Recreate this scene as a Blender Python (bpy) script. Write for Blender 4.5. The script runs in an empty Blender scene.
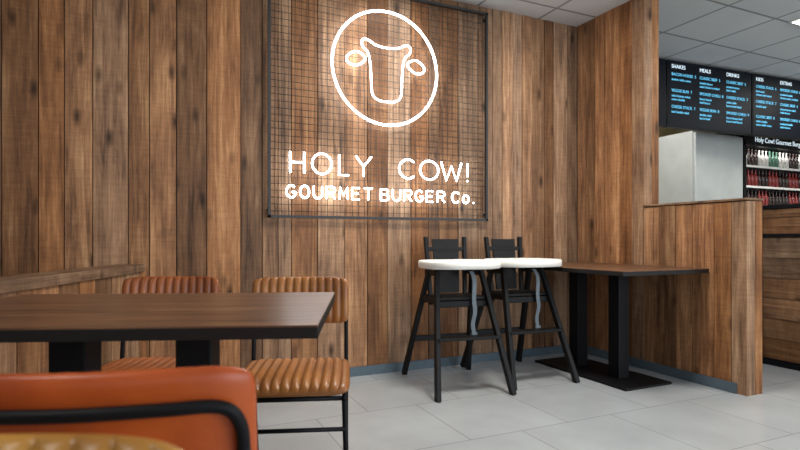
import bpy, bmesh, math, random
from mathutils import Vector, Matrix
random.seed(7)
PI=math.pi
scn=bpy.context.scene
scn.view_settings.view_transform='Standard'
scn.view_settings.exposure=0.0

# ------------------------------------------------------------ materials
def newmat(name):
    m=bpy.data.materials.new(name); m.use_nodes=True
    nt=m.node_tree; b=nt.nodes['Principled BSDF']
    return m,nt,b
def simple(name,col,rough=0.5,metal=0.0,noise=0.08,scale=20,bump=0.0,coat=0.0,spec=.5):
    m,nt,b=newmat(name)
    tc=nt.nodes.new('ShaderNodeTexCoord'); n=nt.nodes.new('ShaderNodeTexNoise')
    n.inputs['Scale'].default_value=scale; n.inputs['Detail'].default_value=4
    nt.links.new(tc.outputs['Object'],n.inputs['Vector'])
    r=nt.nodes.new('ShaderNodeValToRGB')
    c0=[max(0,c*(1-noise)) for c in col]; c1=[min(1,c*(1+noise)) for c in col]
    r.color_ramp.elements[0].position=.3; r.color_ramp.elements[1].position=.7
    r.color_ramp.elements[0].color=(*c0,1); r.color_ramp.elements[1].color=(*c1,1)
    nt.links.new(n.outputs['Fac'],r.inputs['Fac']); nt.links.new(r.outputs['Color'],b.inputs['Base Color'])
    b.inputs['Roughness'].default_value=rough; b.inputs['Metallic'].default_value=metal
    b.inputs['Coat Weight'].default_value=coat; b.inputs['Specular IOR Level'].default_value=spec
    if bump>0:
        bp=nt.nodes.new('ShaderNodeBump'); bp.inputs['Strength'].default_value=bump; bp.inputs['Distance'].default_value=.01
        nt.links.new(n.outputs['Fac'],bp.inputs['Height']); nt.links.new(bp.outputs['Normal'],b.inputs['Normal'])
    return m
def emis(name,col,strength,spec=.5):
    m,nt,b=newmat(name)
    b.inputs['Base Color'].default_value=(*[c*.8 for c in col],1); b.inputs['Specular IOR Level'].default_value=spec
    b.inputs['Emission Color'].default_value=(*col,1); b.inputs['Emission Strength'].default_value=strength
    return m
def plank_mat(name,axis='Z',gain=1.0):
    m,nt,b=newmat(name); N=nt.nodes.new; L=nt.links.new
    tc=N('ShaderNodeTexCoord'); geo=N('ShaderNodeNewGeometry')
    add=N('ShaderNodeVectorMath'); add.operation='ADD'
    mul=N('ShaderNodeMath'); mul.operation='MULTIPLY'; mul.inputs[1].default_value=37.0
    L(geo.outputs['Random Per Island'],mul.inputs[0])
    comb=N('ShaderNodeCombineXYZ'); L(mul.outputs[0],comb.inputs[0]); L(mul.outputs[0],comb.inputs[1]); L(mul.outputs[0],comb.inputs[2])
    L(tc.outputs['Object'],add.inputs[0]); L(comb.outputs[0],add.inputs[1])
    def nz(scl,scale,detail,dist=0.0,rough=.5):
        mp=N('ShaderNodeMapping'); mp.inputs['Scale'].default_value=scl
        L(add.outputs[0],mp.inputs['Vector'])
        n=N('ShaderNodeTexNoise'); n.inputs['Scale'].default_value=scale; n.inputs['Detail'].default_value=detail
        n.inputs['Roughness'].default_value=rough
        n.inputs['Distortion'].default_value=dist; L(mp.outputs[0],n.inputs['Vector']); return n
    lo=0.05
    s=(1,1,lo) if axis=='Z' else ((lo,1,1) if axis=='X' else (1,lo,1))
    g1=nz(s,60,8,.8,.65); g2=nz(s,14,5,1.8,.6)
    sm=(1.6,1.6,22) if axis=='Z' else (22,1.6,1.6)
    saw=nz(sm,4,5,0,.7)
    blot=nz((1,1,.25),6,7,.5,.65)
    ramp=N('ShaderNodeValToRGB'); cr=ramp.color_ramp
    cr.elements[0].position=.35; cr.elements[0].color=(.040,.019,.009,1)
    cr.elements[1].position=.66; cr.elements[1].color=(.52,.285,.125,1)
    e=cr.elements.new(.44); e.color=(.165,.073,.029,1)
    e=cr.elements.new(.53); e.color=(.295,.136,.053,1)
    mx=N('ShaderNodeMix'); mx.data_type='FLOAT'; mx.inputs[0].default_value=.5
    L(g1.outputs['Fac'],mx.inputs[2]); L(g2.outputs['Fac'],mx.inputs[3])
    mx2=N('ShaderNodeMix'); mx2.data_type='FLOAT'; mx2.inputs[0].default_value=.38
    L(mx.outputs[0],mx2.inputs[2]); L(blot.outputs['Fac'],mx2.inputs[3])
    L(mx2.outputs[0],ramp.inputs['Fac'])
    m7=N('ShaderNodeMath'); m7.operation='MULTIPLY'; m7.inputs[1].default_value=7.31; L(geo.outputs['Random Per Island'],m7.inputs[0])
    fr=N('ShaderNodeMath'); fr.operation='FRACT'; L(m7.outputs[0],fr.inputs[0])
    hs=N('ShaderNodeHueSaturation')
    mrs=N('ShaderNodeMapRange'); mrs.inputs['To Min'].default_value=.76; mrs.inputs['To Max'].default_value=1.02; L(fr.outputs[0],mrs.inputs['Value'])
    mrh=N('ShaderNodeMapRange'); mrh.inputs['To Min'].default_value=.507; mrh.inputs['To Max'].default_value=.496; L(fr.outputs[0],mrh.inputs['Value'])
    L(mrs.outputs[0],hs.inputs['Saturation']); L(mrh.outputs[0],hs.inputs['Hue']); L(ramp.outputs['Color'],hs.inputs['Color'])
    mr=N('ShaderNodeMapRange'); mr.inputs['To Min'].default_value=.58*gain; mr.inputs['To Max'].default_value=1.36*gain
    L(geo.outputs['Random Per Island'],mr.inputs['Value'])
    ms=N('ShaderNodeMapRange'); ms.inputs['From Min'].default_value=.3; ms.inputs['From Max'].default_value=.7
    ms.inputs['To Min'].default_value=.84; ms.inputs['To Max'].default_value=1.13
    L(saw.outputs['Fac'],ms.inputs['Value'])
    mm=N('ShaderNodeMath'); mm.operation='MULTIPLY'; L(mr.outputs[0],mm.inputs[0]); L(ms.outputs[0],mm.inputs[1])
    mpk=N('ShaderNodeMapping'); mpk.inputs['Scale'].default_value=(7,7,2.8); L(add.outputs[0],mpk.inputs['Vector'])
    v=N('ShaderNodeTexVoronoi'); v.inputs['Scale'].default_value=1; L(mpk.outputs[0],v.inputs['Vector'])
    mk=N('ShaderNodeMapRange'); mk.inputs['From Min'].default_value=.04; mk.inputs['From Max'].default_value=.2
    mk.inputs['To Min'].default_value=.2; mk.inputs['To Max'].default_value=1
    L(v.outputs['Distance'],mk.inputs['Value'])
    mm2=N('ShaderNodeMath'); mm2.operation='MULTIPLY'; L(mm.outputs[0],mm2.inputs[0]); L(mk.outputs[0],mm2.inputs[1])
    vm=N('ShaderNodeVectorMath'); vm.operation='SCALE'; L(hs.outputs['Color'],vm.inputs[0]); L(mm2.outputs[0],vm.inputs['Scale'])
    L(vm.outputs[0],b.inputs['Base Color'])
    b.inputs['Roughness'].default_value=.5; b.inputs['Specular IOR Level'].default_value=.2
    bp=N('ShaderNodeBump'); bp.inputs['Strength'].default_value=.5; bp.inputs['Distance'].default_value=.007
    L(mx2.outputs[0],bp.inputs['Height']); L(bp.outputs['Normal'],b.inputs['Normal'])
    return m
def top_mat(name):
    m,nt,b=newmat(name); N=nt.nodes.new; L=nt.links.new
    tc=N('ShaderNodeTexCoord'); mp=N('ShaderNodeMapping'); mp.inputs['Scale'].default_value=(1.2,22,8); L(tc.outputs['Object'],mp.inputs['Vector'])
    n=N('ShaderNodeTexNoise'); n.inputs['Scale'].default_value=1.6; n.inputs['Detail'].default_value=7; n.inputs['Distortion'].default_value=.6
    L(mp.outputs[0],n.inputs['Vector'])
    r=N('ShaderNodeValToRGB'); r.color_ramp.elements[0].position=.3; r.color_ramp.elements[0].color=(.045,.021,.012,1)
    r.color_ramp.elements[1].position=.72; r.color_ramp.elements[1].color=(.23,.11,.055,1)
    L(n.outputs['Fac'],r.inputs['Fac']); L(r.outputs['Color'],b.inputs['Base Color'])
    b.inputs['Roughness'].default_value=.34; b.inputs['Specular IOR Level'].default_value=.4
    return m
def brickmat(name,c1,c2,mort,w,h,ms,off,rough,rotz=0,loc=(0,0,0),noise=.1):
    m,nt,b=newmat(name); N=nt.nodes.new; L=nt.links.new
    tc=N('ShaderNodeTexCoord'); mp=N('ShaderNodeMapping'); mp.inputs['Rotation'].default_value=(0,0,rotz); mp.inputs['Location'].default_value=loc
    L(tc.outputs['Object'],mp.inputs['Vector'])
    br=N('ShaderNodeTexBrick'); br.offset=off; br.squash=1
    br.inputs['Color1'].default_value=(*c1,1); br.inputs['Color2'].default_value=(*c2,1); br.inputs['Mortar'].default_value=(*mort,1)
    br.inputs['Scale'].default_value=1; br.inputs['Mortar Size'].default_value=ms; br.inputs['Mortar Smooth'].default_value=.1
    br.inputs['Brick Width'].default_value=w; br.inputs['Row Height'].default_value=h
    L(mp.outputs[0],br.inputs['Vector'])
    n=N('ShaderNodeTexNoise'); n.inputs['Scale'].default_value=3; n.inputs['Detail'].default_value=7; L(tc.outputs['Object'],n.inputs['Vector'])
    mr=N('ShaderNodeMapRange'); mr.inputs['To Min'].default_value=1-noise*2; mr.inputs['To Max'].default_value=1+noise*2; L(n.outputs['Fac'],mr.inputs['Value'])
    vm=N('ShaderNodeVectorMath'); vm.operation='SCALE'; L(br.outputs['Color'],vm.inputs[0]); L(mr.outputs[0],vm.inputs['Scale'])
    L(vm.outputs[0],b.inputs['Base Color']); b.inputs['Roughness'].default_value=rough
    return m
M_plank=plank_mat('reclaimed_planks')
M_plankd=plank_mat('counter_planks','Y',.85)
M_top=top_mat('walnut_laminate')
M_black=simple('black_powdercoat',(.006,.006,.007),.5,0,spec=.18)
M_edge=simple('black_edging',(.012,.011,.010),.45,spec=.25)
M_hc=simple('black_stained_wood',(.007,.0065,.0065),.5,spec=.2)
M_white=simple('white_plastic',(.82,.79,.72),.35,noise=.02)
M_strap=simple('grey_strap',(.16,.19,.21),.8)
M_base=simple('blue_grey_skirting',(.085,.12,.145),.5)
M_floor=brickmat('floor_tiles',(.385,.408,.415),(.42,.44,.445),(.26,.27,.275),.6,.6,.003,.5,.18,0,(.12,.2,0),.1)
M_ceil=brickmat('ceiling_tiles',(.60,.60,.59),(.56,.56,.555),(.25,.25,.25),.6,.6,.012,0,.9,0,(.1,.25,0),.04)
M_plaster=simple('cream_plaster',(.62,.58,.50),.8)
M_yel=simple('yellow_wall_tiles',(.62,.50,.26),.5)
M_dark=simple('dark_wall',(.05,.05,.055),.7)
M_steel=simple('brushed_steel',(.66,.67,.66),.38,1.0,scale=6)
M_panel=simple('pale_enamel_panel',(.46,.48,.46),.4,0.2,scale=4)
M_neon=emis('neon_white',(.90,.955,1.0),17.0)
M_lamp=emis('led_panel',(1,.98,.94),7.0)
M_wire=simple('black_wire',(.02,.02,.02),.45,.0,spec=.4)
M_scr=simple('screen_face',(.004,.006,.010),.5,spec=.1)
M_txt=emis('screen_text',(.13,.50,.75),.9,.1)
M_txt2=emis('screen_white_text',(.70,.82,.9),.9,.1)
M_glass=simple('pane_frame',(.05,.05,.05),.4)
def leather(name,col):
    m,nt,b=newmat(name); N=nt.nodes.new; L=nt.links.new
    tc=N('ShaderNodeTexCoord'); n=N('ShaderNodeTexNoise'); n.inputs['Scale'].default_value=7; n.inputs['Detail'].default_value=6
    L(tc.outputs['Object'],n.inputs['Vector'])
    r=N('ShaderNodeValToRGB'); r.color_ramp.elements[0].position=.32; r.color_ramp.elements[1].position=.68
    r.color_ramp.elements[0].color=(col[0]*.6,col[1]*.52,col[2]*.5,1); r.color_ramp.elements[1].color=(col[0]*1.12,col[1]*1.15,col[2]*1.15,1)
    L(n.outputs['Fac'],r.inputs['Fac']); L(r.outputs['Color'],b.inputs['Base Color'])
    v=N('ShaderNodeTexVoronoi'); v.inputs['Scale'].default_value=260; L(tc.outputs['Object'],v.inputs['Vector'])
    bp=N('ShaderNodeBump'); bp.inputs['Strength'].default_value=.12; bp.inputs['Distance'].default_value=.001
    L(v.outputs['Distance'],bp.inputs['Height']); L(bp.outputs['Normal'],b.inputs['Normal'])
    b.inputs['Roughness'].default_value=.34; b.inputs['Specular IOR Level'].default_value=.4
    return m
M_lo=leather('orange_leather',(.54,.10,.018)); M_lt=leather('tan_leather',(.34,.13,.032)); M_ly=leather('ochre_leather',(.55,.27,.05)); M_lb=leather('rust_leather',(.32,.095,.027))

# ------------------------------------------------------------ geometry helpers
def link(o,parent=None):
    scn.collection.objects.link(o)
    if parent: o.parent=parent
    return o
def mesh_obj(name,verts,faces,mat,parent=None,smooth=False,norm=True,merge=0):
    me=bpy.data.meshes.new(name); me.from_pydata([tuple(v) for v in verts],[],faces)
    bm=bmesh.new(); bm.from_mesh(me)
    if merge: bmesh.ops.remove_doubles(bm,verts=bm.verts,dist=merge)
    if norm: bmesh.ops.recalc_face_normals(bm,faces=bm.faces)
    bm.to_mesh(me); bm.free()
    if smooth:
        for p in me.polygons: p.use_smooth=True
    if mat: me.materials.append(mat)
    o=bpy.data.objects.new(name,me); return link(o,parent)
def empty(name,loc=(0,0,0),rz=0):
    o=bpy.data.objects.new(name,None); o.location=loc; o.rotation_euler=(0,0,rz); o.empty_display_size=.1
    return link(o)
BF=[(0,1,3,2),(4,6,7,5),(0,4,5,1),(2,3,7,6),(0,2,6,4),(1,5,7,3)]
def boxv(lo,hi):
    return [(x,y,z) for x in (lo[0],hi[0]) for y in (lo[1],hi[1]) for z in (lo[2],hi[2])]
def box(name,lo,hi,mat,parent=None,bevel=0,seg=2):
    o=mesh_obj(name,boxv(lo,hi),BF,mat,parent)
    if bevel:
        b=o.modifiers.new('b','BEVEL'); b.width=bevel; b.segments=seg; b.limit_method='ANGLE'
    return o
def boxes(name,lst,mat,parent=None,bevel=0):
    V=[];F=[]
    for lo,hi in lst:
        k=len(V); V+=boxv(lo,hi); F+=[tuple(i+k for i in f) for f in BF]
    o=mesh_obj(name,V,F,mat,parent)
    if bevel:
        b=o.modifiers.new('b','BEVEL'); b.width=bevel; b.segments=1; b.limit_method='ANGLE'
    return o
def crom(pts,n=6,closed=False):
    P=[Vector(p) for p in pts]; out=[]; N=len(P)
    rng=range(N if closed else N-1)
    for i in rng:
        if closed: p0,p1,p2,p3=P[(i-1)%N],P[i],P[(i+1)%N],P[(i+2)%N]
        else: p0,p1,p2,p3=P[max(i-1,0)],P[i],P[i+1],P[min(i+2,N-1)]
        for k in range(n):
            t=k/n
            out.append(.5*((2*p1)+(-p0+p2)*t+(2*p0-5*p1+4*p2-p3)*t*t+(-p0+3*p1-3*p2+p3)*t**3))
    if not closed: out.append(P[-1])
    return out
def tube_geo(pts,r,seg=8,closed=False):
    P=[Vector(p) for p in pts]; N=len(P); V=[];F=[]
    T=[]
    for i in range(N):
        a=P[(i-1)%N] if (closed or i>0) else P[i]; c=P[(i+1)%N] if (closed or i<N-1) else P[i]
        T.append((c-a).normalized())
    up=Vector((0,0,1)) if abs(T[0].z)<.9 else Vector((0,1,0))
    n=(up-T[0]*up.dot(T[0])).normalized()
    for i in range(N):
        n=(n-T[i]*n.dot(T[i])).normalized(); bnm=T[i].cross(n)
        for k in range(seg):
            a=2*PI*k/seg; V.append(P[i]+n*math.cos(a)*r+bnm*math.sin(a)*r)
    for i in range(N if closed else N-1):
        j=(i+1)%N
        for k in range(seg):
            F.append((i*seg+k,i*seg+(k+1)%seg,j*seg+(k+1)%seg,j*seg+k))
    if not closed:
        F.append(tuple(range(seg))[::-1]); F.append(tuple((N-1)*seg+k for k in range(seg)))
    return V,F
def tubes(name,lst,mat,parent=None,seg=8):
    V=[];F=[]
    for pts,r,cl in lst:
        v,f=tube_geo(pts,r,seg,cl); k=len(V); V+=v; F+=[tuple(i+k for i in q) for q in f]
    return mesh_obj(name,V,F,mat,parent,smooth=True)
def beam_geo(p1,p2,w,d,ref=(0,1,0),taper=1.0):
    p1=Vector(p1);p2=Vector(p2); t=(p2-p1).normalized(); ref=Vector(ref)
    b=(ref-t*ref.dot(t)).normalized(); a=t.cross(b); V=[]
    for p,s in ((p1,1),(p2,taper)):
        for sa,sb in ((-1,-1),(1,-1),(1,1),(-1,1)): V.append(p+a*sa*w/2*s+b*sb*d/2*s)
    return V,[(0,1,2,3),(7,6,5,4),(0,4,5,1),(1,5,6,2),(2,6,7,3),(3,7,4,0)]
def beams(name,lst,mat,parent=None,bevel=.004):
    V=[];F=[]
    for it in lst:
        v,f=beam_geo(*it); k=len(V); V+=v; F+=[tuple(i+k for i in q) for q in f]
    o=mesh_obj(name,V,F,mat,parent)
    b=o.modifiers.new('b','BEVEL'); b.width=bevel; b.segments=2
    return o
def text(name,body,loc,size,mat,parent=None,rz=0,ext=.001,align='LEFT',line=.95):
    c=bpy.data.curves.new(name,'FONT'); c.body=body; c.size=size; c.extrude=ext; c.align_x=align
    c.space_line=line
    c.materials.append(mat); o=bpy.data.objects.new(name,c); o.location=loc; o.rotation_euler=(PI/2,0,rz)
    return link(o,parent)

# ------------------------------------------------------------ room
U=3.31; VB=3.565; H=2.81
box('floor',(-3.3,-3.3,-.1),(9.2,5.4,0),M_floor)
box('ceiling',(-3.3,-3.3,H),(9.2,5.4,H+.1),M_ceil)
def planks_x(u0,u1,yface,z0,z1,wmin=.085,wmax=.21,back=.0):
    L=[];u=u0
    while u<u1-.02:
        w=random.uniform(wmin,wmax); e=min(u+w,u1)
        if u1-e<.05: e=u1
        dz=random.uniform(0,.009)
        L.append(((u+.0025,yface+dz,z0),(e-.0025,yface+.03,z1))); u=e
    return L
def planks_y(v0,v1,xface,z0,z1,wmin=.09,wmax=.16):
    L=[];v=v0
    while v<v1-.02:
        w=random.uniform(wmin,wmax); e=min(v+w,v1)
        if v1-e<.04: e=v1
        dz=random.uniform(0,.009)
        L.append(((xface+dz,v+.0025,z0),(xface+.03,e-.0025,z1))); v=e
    return L
w=empty('wall_back')
boxes('planks',planks_x(-3.2,U+.01,VB,0,H),M_plank,w)
box('core',(-3.3,VB+.028,0),(U+.17,VB+.15,H),M_dark,w)
VT=2.876; VE=2.115; ZL=1.225; TH=.15
w=empty('wall_right')
boxes('planks_tall',planks_y(VT,VB-.001,U,0,H),M_plank,w)
boxes('planks_low',planks_y(VE,VT,U,0,ZL-.02),M_plank,w)
boxes('planks_end_tall',[((U,VT-.012,ZL),(U+.078,VT+.005,H)),((U+.08,VT-.012,ZL),(U+TH,VT+.005,H))],M_plank,w)
boxes('planks_end_low',[((U,VE-.012,0),(U+.078,VE+.005,ZL-.02)),((U+.08,VE-.012,0),(U+TH,VE+.005,ZL-.02))],M_plank,w)
box('cap',(U-.006,VE-.016,ZL-.015),(U+TH+.006,VT-.012,ZL),M_plankd,w,.003)
box('core_tall',(U+.028,VT+.004,0),(U+TH,VB+.03,H),M_dark,w)
box('core_low',(U+.028,VE+.004,0),(U+TH,VT+.004,ZL-.021),M_dark,w)
box('baseboard_back',(-.02,VB-.012,0),(U-.012,VB,.065),M_base)
box('baseboard_right',(U-.012,VE+.05,0),(U,VB-.012,.065),M_base)
w=empty('wall_left',(-.056,VB-.01,0),math.radians(-19.6))
LP=[];y=-4.6
while y<-.001:
    e=min(y+random.uniform(.13,.19),0); dz=random.uniform(0,.006)
    LP.append(((-.04,y+.002,0),(-dz,e-.002,.775))); y=e
boxes('planks',LP,M_plank,w)
box('core',(-.13,-4.6,0),(-.039,-.06,.775),M_dark,w)
box('cap',(-.15,-4.6,.776),(.012,-.06,.822),M_plankd,w,.004)
box('wall_west',(-3.3,-3.3,0),(-3.2,5.4,H),M_plaster)
box('wall_east',(9.1,-3.3,0),(9.2,5.4,H),M_plaster)
box('wall_kitchen',(U+.05,5.2,0),(9.1,5.3,H),M_yel)
w=empty('wall_front')
box('sill',(-3.2,-3.3,0),(9.1,-3.15,.45),M_plaster,w)
box('head',(-3.2,-3.3,2.6),(9.1,-3.15,H),M_plaster,w)
w=empty('window_1')
boxes('mullions',[((x,-3.26,.45),(x+.07,-3.19,2.6)) for x in (-3.2,-1.2,.8,2.8,4.8,6.8,9.03)],M_glass,w)

# ------------------------------------------------------------ dining tables
def table(name,loc,rz,L,W,ztop,spacing,pl=.92,pw=.42):
    e=empty(name,(*loc,0),rz)
    box('top',(-L/2,-W/2,ztop-.004),(L/2,W/2,ztop),M_top,e,.001)
    box('edge_band',(-L/2,-W/2,ztop-.03),(L/2,W/2,ztop-.0041),M_edge,e,.001)
    for i,s in enumerate((-1,1)):
        box('post_%d'%(i+1),(s*spacing/2-.048,-.048,.014),(s*spacing/2+.048,.048,ztop-.04),M_black,e,.004)
        box('head_plate_%d'%(i+1),(s*spacing/2-.13,-.2,ztop-.042),(s*spacing/2+.13,.2,ztop-.0301),M_black,e,.002)
    box('base_plate',(-pl/2,-pw/2,0),(pl/2,pw/2,.016),M_black,e,.004)
    return e
table('dining_table',(-.05,1.677),math.radians(-20.5),1.07,.735,.78,.335,.8,.42)
table('dining_table',(2.918,2.935),PI/2,1.18,.765,.776,.39,.9,.42)

# ------------------------------------------------------------ chairs
def pad(name,w,d,top,bot,n,rd,fn,mat,parent,kx=.10,ky=.05):
    S=n*8; T=26; V=[];F=[]
    def e(a,p=8): return max(0,1-abs(a)**p)**.5
    for side in (1,-1):
        for j in range(T+1):
            t=math.sin(PI/2*(2*j/T-1))
            for i in range(S+1):
                s0=2*i/S-1; s=s0
                if abs(s0)>.9: s=math.copysign(.9+.1*math.sin((abs(s0)-.9)/.1*PI/2),s0)
                rib=abs(math.sin(PI*n*(s0+1)/2))**.55
                f=e(s)*e(t,6)
                x=s*w/2*(1-kx*abs(t)**9); y=t*d/2*(1-ky*abs(s)**9)
                if side==1: c=(top-rd*(1-rib))*f
                else: c=-bot*f
                V.append(fn(x,y,c))
    K=(S+1)*(T+1)
    for sd in (0,1):
        for j in range(T):
            for i in range(S):
                a=sd*K+j*(S+1)+i
                F.append((a,a+1,a+S+2,a+S+1))
    return mesh_obj(name,V,F,mat,parent,smooth=True,merge=.0004)
def chair(loc,deg,matb,mats):
    e=empty('dining_chair',(*loc,0),math.radians(deg))
    pad('seat',.42,.43,.035,.03,12,.015,lambda x,y,c:(x,y-.01,.445+c-.02*max(0,(-y-.12)/.1)**2*.5),mats,e,.06,.04)
    def bf(x,y,c): return (x, .262-.75*x*x+.16*y-c, .705+y)
    pad('backrest',.41,.20,.026,.018,12,.014,bf,matb,e,.04,.12)
    def by(x,z): return .262-.75*x*x+.16*(z-.705)+.018+.009
    U_=[(-.195,.30,.011),(-.195,.245,.25),(-.195,.215,.44),(-.195,.235,.58),(-.192,by(.19,.68)-.002,.68),(-.188,by(.185,.73),.73),(-.165,by(.165,.755),.755),(-.1,by(.1,.758),.758),(0,by(0,.758),.758)]
    U_=U_+[(-x,y,z) for x,y,z in U_[:-1][::-1]]
    L=[(crom(U_,5),.009,False)]
    for s in (-1,1):
        L.append((crom([(s*.2,-.215,.011),(s*.195,-.2,.25),(s*.19,-.185,.405)],4),.010,False))
        L.append(([(s*.19,-.2,.405),(s*.193,.22,.405)],.009,False))
        L.append(([(s*.195,-.205,.2),(s*.195,.25,.2)],.007,False))
    L.append(([(-.19,-.185,.405),(.19,-.185,.405)],.009,False))
    L.append(([(-.195,-.2,.3),(.195,-.2,.3)],.008,False))
    L.append(([(-.195,.22,.405),(.195,.22,.405)],.009,False))
    tubes('frame',L,M_black,e,10)
    boxes('glides',[((x-.014,y-.014,0),(x+.014,y+.014,.012)) for x,y in ((-.2,-.215),(.2,-.215),(-.195,.30),(.195,.30))],M_black,e)
    return e
chair((-.029,2.30),-20.5,M_lb,M_lb)
chair((.486,2.043),-19,M_lt,M_lt)
chair((-.006,1.028),163.5,M_lo,M_lo)
chair((-.240,.296),-18,M_ly,M_ly)

# ------------------------------------------------------------ high chairs
def high_chair(loc,deg):
    e=empty('high_chair',(*loc,0),math.radians(deg))
    ZT=.775
    B=[]
    for s in (-1,1):
        B.append(((s*.25,-.345,0),(s*.155,-.07,ZT),.032,.044,(0,1,0),.9))
        B.append(((s*.25,.34,0),(s*.155,.06,ZT),.032,.044,(0,1,0),.9))
        B.append(((s*.157,-.10,ZT-.03),(s*.157,.13,ZT-.03),.022,.035,(0,0,1)))
        B.append(((s*.178,-.13,.57),(s*.178,.17,.57),.020,.04,(0,0,1)))
        B.append(((s*.125,.115,.52),(s*.145,.175,.985),.026,.032,(0,1,0)))
    B.append(((-.14,.160,.90),(.14,.160,.90),.014,.03,(0,0,1)))
    B.append(((-.21,-.215,.345),(.21,-.215,.345),.085,.018,(0,0,1)))
    B.append(((-.215,.25,.27),(.215,.25,.27),.022,.04,(0,0,1)))
    B.append(((-.185,-.125,.55),(.185,-.125,.55),.022,.04,(0,0,1)))
    B.append(((-.185,.165,.55),(.185,.165,.55),.022,.04,(0,0,1)))
    beams('frame',B,M_hc,e)
    box('seat',(-.165,-.13,.575),(.165,.14,.592),M_hc,e,.004)
    mesh_obj('back_panel',[(x,y+d,z) for (x,y,z) in ((-.085,.118,.60),(.085,.118,.60),(.098,.167,.97),(-.098,.167,.97)) for d in (0,.014)],
        [(0,2,4,6),(1,7,5,3),(0,1,3,2),(2,3,5,4),(4,5,7,6),(6,7,1,0)],M_hc,e)
    N=64; V=[];F=[]
    def outer(a,g):
        c,s=math.cos(a),math.sin(a); p=2/2.5
        return (math.copysign(abs(c)**p,c)*(.262+g), -.075+math.copysign(abs(s)**p,s)*(.235+g))
    def inner(a,g):
        c,s=math.cos(a),math.sin(a)
        return (c*(.135+g), .01+s*(.105+g))
    zb=ZT+.006
    rings=[(inner,0,zb),(inner,0,zb+.03),(inner,.01,zb+.036),(inner,.022,zb+.03),(outer,-.035,zb+.022),(outer,-.018,zb+.046),(outer,-.006,zb+.048),(outer,0,zb+.040),(outer,0,zb+.006),(outer,-.006,zb)]
    for fn,g,z in rings:
        for k in range(N):
            x,y=fn(2*PI*k/N,g); V.append((x,y,z))
    R=len(rings)
    for r in range(R):
        q=(r+1)%R
        for k in range(N): F.append((r*N+k,r*N+(k+1)%N,q*N+(k+1)%N,q*N+k))
    mesh_obj('tray',V,F,M_white,e,smooth=True)
    pts=crom([(.07,-.11,.76),(.075,-.15,.70),(.07,-.155,.58),(.075,-.16,.50),(.06,-.158,.42),(.07,-.16,.36)],5)
    V=[];F=[]
    for p in pts: V+=[(p.x-.014,p.y-.001,p.z),(p.x+.014,p.y-.001,p.z),(p.x+.014,p.y-.004,p.z),(p.x-.014,p.y-.004,p.z)]
    for i in range(len(pts)-1):
        for k in range(4): F.append((i*4+k,i*4+(k+1)%4,i*4+4+(k+1)%4,i*4+4+k))
    mesh_obj('harness_strap',V,F,M_strap,e)
    box('strap_buckle',(.05,-.168,.335),(.09,-.152,.368),M_strap,e,.004)
    return e
high_chair((1.815,3.10),-7.8)
high_chair((2.345,3.135),-3)

# ------------------------------------------------------------ neon sign
sg=empty('neon_sign',(0,VB,0))
u0,u1,z0,z1=.659,2.365,1.11,2.745
fy=-.035
boxes('frame',[((u0,fy-.010,z0),(u0+.018,fy+.010,z1)),((u1-.018,fy-.010,z0),(u1,fy+.010,z1)),((u0,fy-.010,z0),(u1,fy+.010,z0+.018)),((u0,fy-.010,z1-.018),(u1,fy+.010,z1))]+
      [((x-.010,fy+.010,z-.010),(x+.010,0,z+.010)) for x in (u0+.009,u1-.009) for z in (z0+.05,z1-.05)],M_wire,sg)
W=[];nx=38;nz=36
for i in range(1,nx):
    x=u0+(u1-u0)*i/nx; W.append(([(x,fy,z0),(x,fy,z1)],.0018,False))
for i in range(1,nz):
    z=z0+(z1-z0)*i/nz; W.append(([(u0,fy+.0036,z),(u1,fy+.0036,z)],.0018,False))
tubes('wire_mesh',W,M_wire,sg,5)
ny=-.062
def arc(cx,cy,rx,ry,a0,a1,n=20): return [(cx+rx*math.cos(math.radians(a0+(a1-a0)*i/n)),cy+ry*math.sin(math.radians(a0+(a1-a0)*i/n))) for i in range(n+1)]
def letter(ch):
    if ch=='H': return [[(0,0),(0,1)],[(1,0),(1,1)],[(0,.5),(1,.5)]]
    if ch in 'O': return [arc(.5,.5,.5,.5,0,360,28)]
    if ch=='L': return [[(0,1),(0,0),(1,0)]]
    if ch=='Y': return [[(0,1),(.5,.48),(1,1)],[(.5,.48),(.5,0)]]
    if ch=='C': return [arc(.55,.5,.55,.5,48,312)]
    if ch=='W': return [[(0,1),(.25,0),(.5,.8),(.75,0),(1,1)]]
    if ch=='!': return [[(0,1),(0,.28)],[(0,.06),(0,0)]]
    if ch=='G': return [arc(.52,.5,.52,.5,45,350)+[(1,.45),(.6,.45)]]
    if ch=='U': return [[(0,1),(0,.4)]+arc(.5,.4,.5,.4,180,360,12)[1:]+[(1,1)]]
    if ch=='R': return [[(0,0),(0,1),(.6,1)]+arc(.6,.75,.38,.25,90,-90,10)[1:]+[(0,.5)],[(.45,.5),(1,0)]]
    if ch=='M': return [[(0,0),(.08,1),(.5,.3),(.92,1),(1,0)]]
    if ch=='E': return [[(.9,1),(0,1),(0,0),(.9,0)],[(0,.52),(.75,.52)]]
    if ch=='T': return [[(0,1),(1,1)],[(.5,1),(.5,0)]]
    if ch=='B': return [[(0,0),(0,1),(.55,1)]+arc(.55,.76,.35,.24,90,-90,8)[1:]+[(0,.52)],[(.5,.52)]+arc(.55,.26,.45,.26,90,-90,8)+[(0,0)]]
    if ch=='o': return [arc(.5,.36,.42,.36,0,360,18)]
    if ch=='.': return [[(.1,.0),(.1,.08)]]
NL=[]
cu,cz,cr=1.492,2.188,.405
NL.append(([(cu+cr*math.cos(2*PI*i/72),ny,cz+cr*math.sin(2*PI*i/72)) for i in range(72)],.0082,True))
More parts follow.
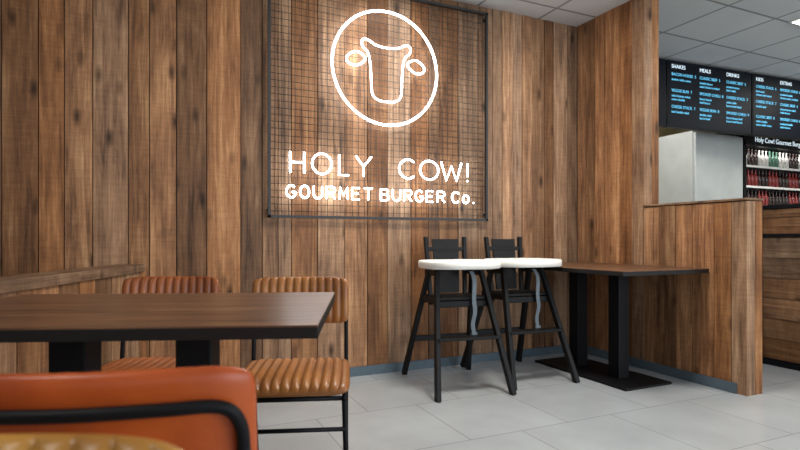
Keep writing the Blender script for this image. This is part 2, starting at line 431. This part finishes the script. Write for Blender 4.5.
head=[(-.47,.40),(-.42,.46),(-.33,.44),(-.2,.38),(0,.36),(.2,.38),(.33,.44),(.42,.46),(.47,.40),(.44,.31),(.36,.24),(.32,.1),(.30,-.1),(.29,-.32),(.27,-.48),(.17,-.57),(0,-.59),(-.17,-.57),(-.27,-.48),(-.29,-.32),(-.30,-.1),(-.32,.1),(-.36,.24),(-.44,.31)]
def to3(p): return (cu+p[0]*cr,ny,cz+p[1]*cr)
NL.append((crom([to3(p) for p in head],3,True),.0062,True))
ear=[(.40,.12),(.49,.20),(.61,.21),(.73,.12),(.73,.03),(.63,-.02),(.50,.01)]
for s in (-1,1): NL.append((crom([to3((s*x,y)) for x,y in ear],4,True),.0062,True))
for ch,a,b in (('H',.806,.902),('O',.957,1.095),('L',1.151,1.22),('Y',1.275,1.392),('C',1.613,1.744),('O',1.785,1.94),('W',1.965,2.145),('!',2.2,2.2)):
    k=(2.165-.8)/(2.2-.806); a=.8+(a-.806)*k; b=.8+(b-.806)*k
    for st in letter(ch):
        wd=b-a; NL.append(([(a+p[0]*wd,ny,1.410+p[1]*.138) for p in st],.0060,False))
uu=.775
for ch in "GOURMET BURGER Co.":
    if ch==' ': uu+=.034; continue
    for st in letter(ch):
        NL.append(([(uu+p[0]*.060,ny,1.245+p[1]*.080) for p in st],.0054,False))
    uu+=.0912
tubes('neon_tubes',NL,M_neon,sg,8)
tubes('standoffs',[([(cu+cr*math.cos(a),ny,cz+cr*math.sin(a)),(cu+cr*math.cos(a),fy,cz+cr*math.sin(a))],.004,False) for a in (0.3,1.3,2.4,3.5,4.6,5.6)],M_wire,sg,6)

# ------------------------------------------------------------ kitchen side
mb=empty('menu_board',(3.55,3.86,0),math.radians(-3.5))
for i in range(4):
    x=i*1.235-.08
    box('screen_%d'%(i+1),(x,0,H-.70),(x+1.22,.06,H-.02),M_black,mb,.006)
    box('display_%d'%(i+1),(x+.012,-.003,H-.688),(x+1.208,.0005,H-.032),M_scr,mb)
    if i==0: continue
    heads=['BURGERS','CHICKEN','SIDES','SHAKES','MEALS','DRINKS','KIDS','EXTRAS','SALADS']
    for c in range(3):
        xx=x+.05+c*.39
        text('heading',heads[(i*3+c)%9],(xx,-.006,H-.10),.055,M_txt2,mb)
        for k in range(3):
            text('item',random.choice(['CLASSIC BEEF','CHEESE STACK','BACON HOUSE','SMOKED CHILLI','VEGGIE BUN'])+'  %d'%random.randint(5,9),(xx,-.006,H-.175-k*.165),.042,M_txt,mb)
            body='\n'.join(' '.join(random.choice(['beef','cheese','bacon','onion','relish','salad','smoked','double']) for _ in range(random.choice((2,3)))) for r in range(random.choice((1,2,2))))
            text('list',body,(xx,-.006,H-.225-k*.165),.034,M_txt,mb,line=1.1)
box('brackets',(0,.06,H-.3),(4.9,.09,H),M_black,mb)
f=empty('steel_fridge',(0,0,0))
box('body',(5.52,4.12,.08),(6.36,4.75,2.2),M_panel,f,.01)
box('door',(5.525,4.085,.12),(6.355,4.118,2.18),M_panel,f,.008)
box('handle',(5.58,4.05,.95),(5.605,4.084,1.35),M_steel,f,.004)
box('feet',(5.55,4.15,0),(6.33,4.7,.08),M_black,f)
f=empty('drinks_fridge')
X0,X1=6.40,8.3
box('back',(X0,4.70,0),(X1,4.78,2.30),M_black,f)
box('side_1',(X0,4.1,0),(X0+.04,4.7,2.30),M_black,f); box('side_2',(X1-.04,4.1,0),(X1,4.7,2.30),M_black,f)
box('header',(X0,4.08,2.10),(X1,4.7,2.30),M_black,f,.004)
text('header_text','Holy Cow! Gourmet Burger Co.',(X0+.16,4.072,2.145),.085,M_txt2,f)
shz=[.4,.75,1.1,1.37,1.62,1.87]
boxes('shelves',[((X0+.04,4.14,z-.02),(X1-.04,4.7,z)) for z in shz],M_steel,f)
boxes('price_rails',[((X0+.04,4.125,z-.025),(X1-.04,4.139,z)) for z in shz],M_white,f)
box('base',(X0,4.1,0),(X1,4.7,.3),M_black,f)
l=bpy.data.lights.new('fridge_lamp','AREA'); l.shape='RECTANGLE'; l.size=1.7; l.size_y=.08; l.energy=5
o=bpy.data.objects.new('fridge_lamp',l); o.location=(7.35,4.17,2.09); o.rotation_euler=(math.radians(25),0,0); link(o,f)
def bottle_geo(cx,cy,z,hh,r):
    prof=[(r,0),(r,.55),(r*.9,.62),(r*.38,.76),(r*.36,.96),(r*.42,.97),(r*.42,1)]
    V=[];F=[];n=8
    for rr,t in prof:
        for k in range(n): V.append((cx+rr*math.cos(2*PI*k/n),cy+rr*math.sin(2*PI*k/n),z+t*hh))
    for i in range(len(prof)-1):
        for k in range(n): F.append((i*n+k,i*n+(k+1)%n,(i+1)*n+(k+1)%n,(i+1)*n+k))
    F.append(tuple(range(n))); F.append(tuple((len(prof)-1)*n+k for k in range(n)))
    return V,F
bmats=[simple('bottle_cream',(.5,.47,.42),.3),simple('bottle_red',(.22,.025,.02),.25),simple('bottle_dark',(.03,.015,.012),.2),simple('bottle_green',(.06,.14,.09),.25)]
pick={0:(2,3),1:(2,1),2:(2,1,2),3:(1,2,1,2),4:(0,2,0,3)}
for mi,bmx in enumerate(bmats):
    V=[];F=[]
    for si,z in enumerate(shz[1:]):
        x=X0+.09
        while x<X1-.08:
            p=pick[si]
            if p[(int((x-X0)/.21)+si)%len(p)]==mi:
                v,q=bottle_geo(x,4.2,z,.205,.029); k=len(V); V+=v; F+=[tuple(a+k for a in b) for b in q]
            x+=.07
    if V: mesh_obj('bottles_%d'%mi,V,F,bmx,f,smooth=True)
f=empty('extractor_hood')
mesh_obj('canopy',[(3.6,4.6,2.03),(5.4,4.6,2.03),(5.4,5.2,2.03),(3.6,5.2,2.03),(3.6,4.6,2.16),(5.4,4.6,2.16),(5.4,5.2,2.5),(3.6,5.2,2.5)],[(0,1,2,3),(4,5,6,7),(0,1,5,4),(1,2,6,5),(2,3,7,6),(3,0,4,7)],M_steel,f)
box('duct',(4.1,4.8,2.3),(4.7,5.19,H),M_steel,f)
f=empty('prep_counter')
box('worktop',(3.6,4.5,.88),(5.45,5.19,.92),M_steel,f,.004)
box('cabinet',(3.65,4.55,0),(5.4,5.18,.88),M_steel,f)
box('shelf_unit',(3.7,4.85,1.28),(5.4,5.19,1.32),M_steel,f)
f=empty('serving_counter')
cx=4.30
L=[]
z=.05
while z<1.2:
    e=min(z+.155,1.2)
    L.append(((cx+random.uniform(0,.005),1.0,z+.002),(cx+.03,2.2,e-.002)))
    L.append(((cx+random.uniform(0,.005),2.203,z+.002),(cx+.03,3.3,e-.002))); z=e
boxes('boards',L,M_plankd,f)
box('core',(cx+.031,1.0,.0),(cx+.5,3.3,1.2),M_dark,f)
boxes('metal_frame',[((cx-.012,1.0,1.202),(cx+.55,3.32,1.232)),((cx-.010,1.0,.985),(cx+.01,3.32,1.01)),((cx-.010,1.0,0),(cx+.01,3.32,.04))]+
      [((cx-.012,v,0),(cx+.012,v+.035,1.202)) for v in (1.0,1.75,2.61,3.28)],M_black,f,.002)
def panel(x,y,s=.58,pw=40,sz=.5):
    e=empty('ceiling_light',(x,y,H))
    box('trim',(-s/2,-s/2,-.012),(s/2,s/2,-.001),M_white,e)
    box('diffuser',(-s/2+.02,-s/2+.02,-.016),(s/2-.02,s/2-.02,-.012),M_lamp,e)
    l=bpy.data.lights.new('panel_lamp','AREA'); l.energy=pw; l.size=sz; l.color=(1,.95,.89)
    o=bpy.data.objects.new('panel_lamp',l); o.location=(0,0,-.03); link(o,e)
panel(5.15,2.45,pw=22)
panel(6.9,2.9,pw=18)
panel(1.8,2.2,pw=50)  # added panel out of view, brightens the plank wall around the sign
panel(-1.2,.6,pw=10)
panel(4.0,.6,pw=28)
panel(4.6,4.3,pw=24)

# ------------------------------------------------------------ daylight
def area(name,loc,rot,sx,sy,e,col):
    l=bpy.data.lights.new(name,'AREA'); l.shape='RECTANGLE'; l.size=sx; l.size_y=sy; l.energy=e; l.color=col
    o=bpy.data.objects.new(name,l); o.location=loc; o.rotation_euler=rot; return link(o)
area('window_daylight',(4.4,-3.1,1.5),(math.radians(90),0,0),6.5,2.1,190,(.84,.92,1.0))
wd=bpy.data.worlds.new('World'); scn.world=wd; wd.use_nodes=True
bg=wd.node_tree.nodes['Background']; bg.inputs['Color'].default_value=(.75,.85,1,1); bg.inputs['Strength'].default_value=.9

# ------------------------------------------------------------ camera
cam=bpy.data.cameras.new('camera'); co=bpy.data.objects.new('camera',cam); link(co)
co.location=(0,0,.97); co.rotation_euler=(PI/2,0,math.radians(-24.5))
cam.lens=23.985; cam.sensor_width=36; cam.shift_y=.0175; cam.clip_start=.02
cam.dof.use_dof=True; cam.dof.focus_distance=3.8; cam.dof.aperture_fstop=4.5
scn.camera=co
